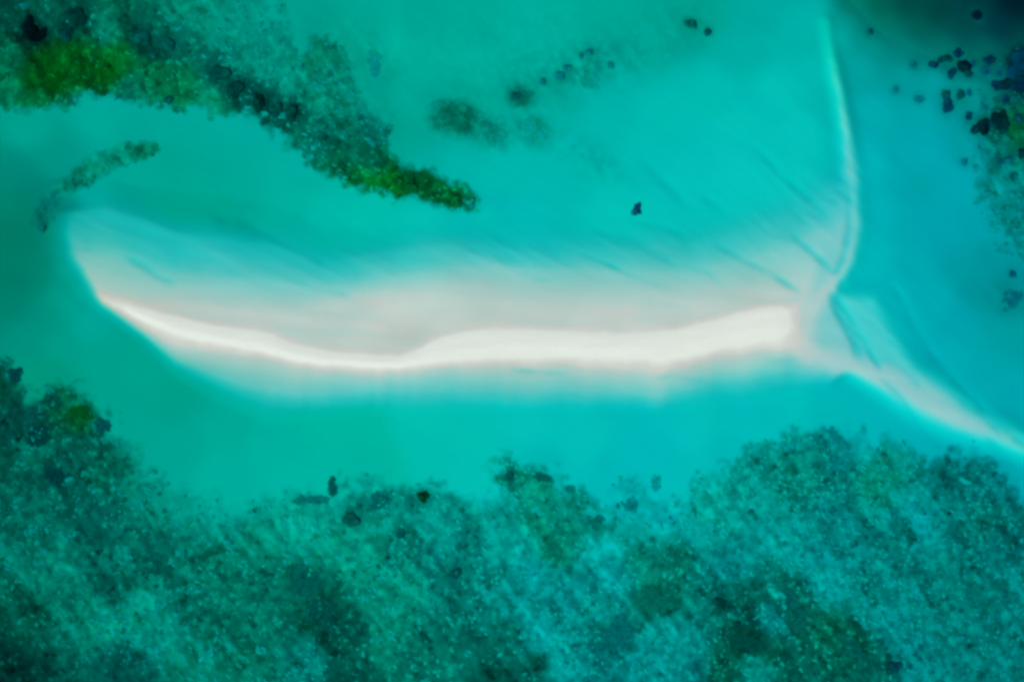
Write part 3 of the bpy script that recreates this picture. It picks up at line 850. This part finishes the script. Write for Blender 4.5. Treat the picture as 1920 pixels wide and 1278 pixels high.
def coral_head(px_, py_, r, colour, label, squash=.55, stretch=1.0, deg=0, group=None, name='coral_head', lift=0):
    """a knobbly dome: radius r in photo pixels"""
    x0, y0, z0 = place(px_, py_)
    g = np.random.RandomState(int(px_ * 7 + py_ * 13))
    d = ICO_V.copy()
    bump = np.zeros(len(d))
    for i in range(26):                                # knobs
        a = g.normal(size=3)
        a[2] = abs(a[2]) * .8
        a /= np.linalg.norm(a)
        bump += g.uniform(.10, .30) * np.exp(-((1 - d @ a) / g.uniform(.03, .09)))
    for i in range(12):                                # clefts
        a = g.normal(size=3)
        a /= np.linalg.norm(a)
        bump -= g.uniform(.06, .2) * np.exp(-((1 - d @ a) / .03))
    bump += .22 * np.sin(3 * d[:, 0] + g.rand() * 6) * np.sin(2.5 * d[:, 1] + g.rand() * 6)
    v = d * (.86 + bump)[:, None]
    v[:, 2] = np.where(v[:, 2] < 0, v[:, 2] * .3, v[:, 2])
    t = math.radians(-deg)
    v[:, 0] *= stretch
    v = np.stack([v[:, 0] * math.cos(t) - v[:, 1] * math.sin(t), v[:, 0] * math.sin(t) + v[:, 1] * math.cos(t), v[:, 2] * squash], -1)
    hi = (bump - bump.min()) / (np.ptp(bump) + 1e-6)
    colour = list(colour)
    if px_ < 900:
        colour[2] = min(colour[2], (.66 if py_ < 500 and px_ > 90 else .85) * colour[1])
    colour[0] = min(colour[0], .45 * colour[1]) if name == 'coral_head' else colour[0]
    if px_ > 1700 and py_ < 400 and name == 'coral_head' and max(colour) < .16:
        colour = [(1.8 * v + .024) if r < 12 or r > 16.5 else 1.4 * v + .008 for v in colour]
        colour[2] = min(colour[2], 1.35 * colour[1])
        r = .94 * r
    R = r * S
    v = v * R
    c = np.array(colour)[None] * (.5 + .9 * hi)[:, None]  # tint darkest in the clefts, palest on the knobs
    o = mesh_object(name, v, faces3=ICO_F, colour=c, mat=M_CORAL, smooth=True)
    o.location = (x0, y0, z0 - .05 + lift)
    if group is None:
        group = ('coral heads beside the deep channel' if px_ > 1600 and py_ < 540 else 'coral heads of the north bank' if px_ < 900 and py_ < 400 else
                 'coral heads on the open northern sand' if py_ < 400 else 'coral heads in the lower meadows')
    return tag(o, label, 'coral', group)


NV, BK, GN, TL = (.02, .045, .085), (.012, .03, .025), (.03, .075, .055), (.06, .14, .15)
coral_head(1193, 394, 10, (.02, .06, .12), 'lone dark blue coral head on clear pale sand above the sandbar', .6, .72, 0)
coral_head(1189, 398, 5, (.05, .16, .20), 'small knob of coral touching the left foot of the lone dark blue head', .6)
# beside the deep channel
coral_head(1796, 100, 8, NV, 'dark coral head standing apart at the top of the upper group by the channel')
coral_head(1775, 109, 7, GN, 'greenish coral head in the upper group, left of its largest head', .5, 1.3, -20)
coral_head(1763, 114, 5.5, GN, 'little greenish coral head between two others in the upper group')
coral_head(1751, 122, 7.5, NV, 'westernmost dark coral head of the upper group by the channel', .5, 1.3, 25)
coral_head(1807, 125, 13, BK, 'largest black-green coral head of the upper group by the channel')
coral_head(1783, 137, 8, NV, 'dark blue coral head low in the upper group, on bare sand', .5, 1.1)
coral_head(1815, 139, 7.5, GN, 'green-black coral head tucked under the largest of the upper group')
coral_head(1855, 113, 8.5, NV, 'round dark coral head alone between the upper group and the right edge')
coral_head(1847, 133, 7, TL, 'faint coral head under the round lone one near the right edge', .35, 1.3)
coral_head(1826, 118, 5, TL, 'faint small coral head right of the largest of the upper group', .35)
coral_head(1873, 139, 5, TL, 'tiny faint coral head below the channel, near the right edge reef', .35)
coral_head(1912, 118, 17, NV, 'big dark coral mass at the right edge below the deep channel', .5, 1.5, -40)
coral_head(1886, 158, 11, BK, 'dark coral head left of the blue one at the right edge', .5, 1.3, -35)
coral_head(1869, 162, 8, NV, 'pointed dark coral head at the western end of the right edge reef', .5, 1.2, 20)
coral_head(1912, 162, 12, NV, 'deep blue coral head touching the right edge', .5, 1.3, 10)
coral_head(1886, 187, 7, NV, 'upright dark coral head below the right edge reef', .5, .8)
coral_head(1777, 199, 11, NV, 'dark drop-shaped coral head at the bottom of the middle group', .55, .9)
coral_head(1774, 178, 8.5, GN, 'greenish coral head at the top left of the middle group', .45, 1.2)
coral_head(1801, 178, 8.5, GN, 'dark green coral head at the right of the middle group', .5, .9, 40)
coral_head(1817, 174, 5, TL, 'faint little coral head just right of the middle group', .4)
coral_head(1841, 240, 14, (.01, .02, .02), 'blackest coral head, western half of the big double clump')
coral_head(1873, 229, 16, BK, 'broad black coral head, eastern half of the big double clump')
coral_head(1828, 243, 9, BK, 'small black coral head at the western foot of the big double clump')
coral_head(1882, 245, 8, BK, 'small black coral head at the eastern foot of the big double clump')
coral_head(1856, 236, 11, GN, 'dark green coral head filling the gap of the big double clump')
coral_head(1816, 219, 7, NV, 'small blue coral head above the western end of the big double clump')
coral_head(1908, 221, 9, GN, 'green coral head at the right edge level with the big double clump', .45, 1.2)
coral_head(1845, 200, 4.5, TL, 'tiny dim coral head in the open middle above the big double clump', .4)
coral_head(1890, 300, 8, (.06, .15, .13), 'dim green coral head below the big double clump', .4, 1.3, 10)
coral_head(1874, 303, 7, (.08, .18, .16), 'faint green coral head left of the dim green one below the double clump', .35)
coral_head(1916, 286, 9, BK, 'black coral head cut by the right edge below the double clump')
coral_head(1900, 328, 6, (.08, .18, .16), 'lowest faint coral head of the right edge reef', .35)
coral_head(1808, 303, 6, (.16, .27, .29), 'single faint coral head on open sand left of the right edge reef', .35)
coral_head(1833, 30, 8, (.006, .012, .03), 'dim coral head down in the deep dark channel', .5, 1.2)
coral_head(1632, 60, 6, (.10, .17, .15), 'dim coral head on the sandy slope above the long spit', .35, .8)
coral_head(1680, 168, 5.5, (.20, .31, .29), 'faint coral head between the long spit and the coral groups', .35, .8)
coral_head(1713, 122, 6, (.20, .31, .29), 'dim blurred coral head west of the upper group', .3, .7, 20)
coral_head(1722, 186, 6, (.21, .33, .31), 'dim blurred coral head on sand west of the middle group', .3, 1.6, 15)
coral_head(1898, 512, 6, (.14, .24, .26), 'faint coral head alone near the right edge halfway down', .35)
# upper middle
coral_head(1296, 44, 8, (.07, .15, .11), 'larger of two small coral heads near the middle of the top edge', .45, 1.3, 30)
coral_head(1327, 60, 6.5, (.07, .15, .12), 'smaller of two small coral heads near the middle of the top edge', .45)
coral_head(1104, 98, 6, (.14, .25, .22), 'topmost dim coral head of the speckled northern ground', .4, 1.4, -15)
coral_head(1090, 104, 4.5, (.14, .25, .22), 'dim coral knob left of the topmost one on the speckled ground', .4)
coral_head(1145, 122, 5.5, (.14, .25, .22), 'dim coral head at the right of the speckled northern ground', .4, 1.3, 20)
coral_head(1050, 143, 8, (.13, .24, .21), 'dim coral head at the left of the speckled northern ground', .4, 1.2)
coral_head(1064, 127, 6, (.16, .27, .24), 'small dim coral head just above the left one of the speckled ground', .4, 1.4, -10)
coral_head(1018, 153, 6, (.16, .27, .24), 'small dim coral head between the speckled ground and the dark-cornered patch', .4)
coral_head(968, 179, 8, (.07, .14, .11), 'dark coral head at the black corner of the small northern patch', .45)
# north bank
coral_head(54, 46, 11, (.008, .016, .02), 'upper black coral head of the blackest group in the top left corner', .5, .9)
coral_head(66, 68, 12, (.005, .010, .02), 'lower black coral head of the blackest group in the top left corner', .5, .9)
coral_head(79, 66, 9, (.008, .015, .022), 'right-hand black coral head of the blackest group in the top left corner')
coral_head(50, 67, 8, (.008, .018, .022), 'left-hand black coral head of the blackest group in the top left corner')
coral_head(146, 32, 15, (0.0342, 0.0684, 0.0684), 'round dark coral head right of the blackest group', .45)
coral_head(124, 60, 12, (0.038, 0.0855, 0.076), 'dark coral head under the round one right of the blackest group', .4)
coral_head(265, 70, 13, (0.0475, 0.114, 0.104), 'dark coral head at the upper middle of the north bank', .4, 1.4, 15)
coral_head(314, 86, 12, (0.0475, 0.114, 0.104), 'dark coral head east of the upper middle one on the north bank', .4, 1.2)
coral_head(292, 100, 8, (0.057, 0.133, 0.104), 'small dark coral head above the green strip of the north bank', .45)
coral_head(410, 138, 13, (0.038, 0.095, 0.076), 'dark coral head west of the black ridge on the north bank', .4, 1.4, 5)
coral_head(440, 166, 13, (0.0304, 0.0722, 0.0646), 'tall black coral head at the western end of the north bank ridge', .5, .8)
coral_head(487, 192, 14, (0.019, 0.0494, 0.0494), 'blackest coral head of the north bank ridge', .5, .75)
coral_head(547, 214, 12, (0.0304, 0.076, 0.0684), 'dark coral head at the eastern end of the north bank ridge')
coral_head(520, 205, 10, (0.038, 0.095, 0.0798), 'coral head between the two black ones of the north bank ridge')
coral_head(318, 188, 8, (0.057, 0.133, 0.095), 'dark coral head on the lower lip of the north bank, by the sand', .5, .9)
coral_head(748, 340, 9, (0.038, 0.133, 0.0228), 'dark green weedy coral head in the bright strip of the bank tip', .5)
coral_head(771, 348, 9, (0.0342, 0.114, 0.0266), 'dark weedy coral head next east of the green one in the bank tip')
coral_head(640, 319, 8, (0.057, 0.19, 0.076), 'green weedy coral head at the western end of the bright bank tip strip')
coral_head(852, 374, 9, (0.0475, 0.152, 0.0304), 'dark green weedy coral head near the very end of the bank tip', .5, .9)
coral_head(883, 380, 9, (0.095, 0.285, 0.19), 'outermost weedy coral head at the point of the bank tip', .5, .8, 30)
coral_head(858, 385, 6, (0.057, 0.19, 0.057), 'small weedy coral head on the lower edge of the bank tip')
# lower meadow
coral_head(793, 930, 10, (.014, .045, .015), 'round brown-black coral head on the upper edge of the lower meadow', .55)
coral_head(658, 974, 11, (.055, .11, .08), 'dark triangular coral head below the upright tuft in the lower meadow', .5, 1.15)
coral_head(1677, 1249, 10, (.03, .08, .09), 'dark blue-green coral head in the bottom right meadow', .5, .9)
coral_head(956, 893, 7, (.04, .10, .075), 'dark coral head at the left shoulder of the jutting meadow point')
coral_head(750, 1002, 8, (.05, .12, .10), 'small dark coral head in the lower meadow below the brown-black one', .45, .9)
coral_head(855, 1075, 9, (.04, .10, .085), 'dark coral head in the blue-green hollow of the lower meadow')
coral_head(1350, 1130, 9, (.03, .075, .055), 'black-green coral head in the large dark hollow of the eastern meadow')

# pale dead coral slabs and sand holes among the weed
RUB = (.38, .42, .29)
for (x, y, r, st, dg, lab) in [
    (388, 1228, 7, 2.0, -35, 'pale slanting slab of dead coral in the lower left meadow near the frame bottom'),
    (330, 1153, 5, 1.3, 0, 'small pale coral stone above the slanting slab in the lower left meadow'),
    (490, 1218, 6, 1.7, 30, 'pale coral slab in the dark weed right of the slanting slab'),
    (845, 1163, 5, 1.5, 45, 'pale coral stone in dark weed left of the bare corridor'),
    (757, 1013, 5, 1.2, 0, 'pale coral stone beneath a small dark head in the lower meadow'),
    (1455, 1113, 8, 2.2, 30, 'pale coral sliver in the dark hollow of the eastern meadow'),
    (1470, 1135, 5, 1.0, 0, 'round pale coral stone under the pale sliver'),
    (1831, 1080, 7, 1.1, 0, 'round pale coral stone in the right part of the eastern meadow'),
    (1808, 900, 6, 2.2, 25, 'long pale coral slab near the top right of the eastern meadow'),
    (1310, 1065, 5, 1.6, 60, 'pale coral stone on the western side of the eastern meadow'),
    (170, 44, 5, .6, 0, 'pale upright coral stone right of the dark heads in the top left'),
    (47, 12, 6, 1.2, -40, 'pale coral stone near the top left corner of the bank'),
    (133, 36, 5, 1.6, -50, 'pale coral stone between dark heads in the top left'),
    (530, 216, 5, 1.4, -20, 'pale coral stone on the black ridge of the north bank'),
    (497, 213, 5, 1.5, -20, 'pale coral stone at the lower side of the black ridge of the north bank'),
    (696, 267, 5, 1.8, 40, 'pale coral stone on the eastern side of the north bank'),
    (1842, 208, 5, 1.3, 0, 'pale coral stone above the big double clump by the channel')]:
    coral_head(x, y, r, RUB, lab, .3, st, dg, name='dead_coral', group='pale pieces of dead coral lying in the weed', lift=.12)

# loose pale rubble too fine to count
n = 2600
qx, qy = rng.uniform(-60, 1980, 60000), rng.uniform(-60, 1340, 60000)
fld = np.maximum(c_bank * .8, np.maximum(c_low, c_edge * .6))
ok = rng.rand(60000) < lookup(fld, qx, qy) * np.clip(.5 + .9 * lookup(fbm(PX, PY, 60, 905, 3), qx, qy), 0, 1) * .3
qx, qy = qx[ok][:n], qy[ok][:n]
n = len(qx)
x, y, z = place_many(qx, qy)
OCT = np.array([(1, 0, 0), (.3, .95, 0), (-.8, .6, 0), (-.85, -.5, 0), (.25, -1, 0), (.05, .1, .55), (-.3, -.2, .5)])
OF = np.array([(0, 1, 5), (1, 2, 5), (2, 6, 5), (2, 3, 6), (3, 4, 6), (4, 5, 6), (4, 0, 5)])
sz = U * rng.uniform(.22, .62, n)
an = rng.uniform(0, 6.28, n)
el = rng.uniform(1, 2, n)
vx = OCT[None, :, 0] * (sz * el)[:, None]
vy = OCT[None, :, 1] * sz[:, None]
P = np.stack([x[:, None] + vx * np.cos(an)[:, None] - vy * np.sin(an)[:, None], y[:, None] + vx * np.sin(an)[:, None] + vy * np.cos(an)[:, None],
              z[:, None] + .12 + OCT[None, :, 2] * sz[:, None]], -1)
base = lookup(bed_colour, qx, qy)
tint = np.clip(base * rng.uniform(1.6, 2.7, (n, 1)) + .03, 0, .5)
tint[:, 2] = np.minimum(tint[:, 2], .7 * tint[:, 1])
tag(mesh_object('coral_rubble', P.reshape(-1, 3), faces3=(np.arange(n)[:, None, None] * 7 + OF[None]).reshape(-1, 3), colour=np.repeat(tint, 7, 0), mat=M_CORAL),
    'pale broken coral strewn among the seagrass', 'rubble', kind='stuff')
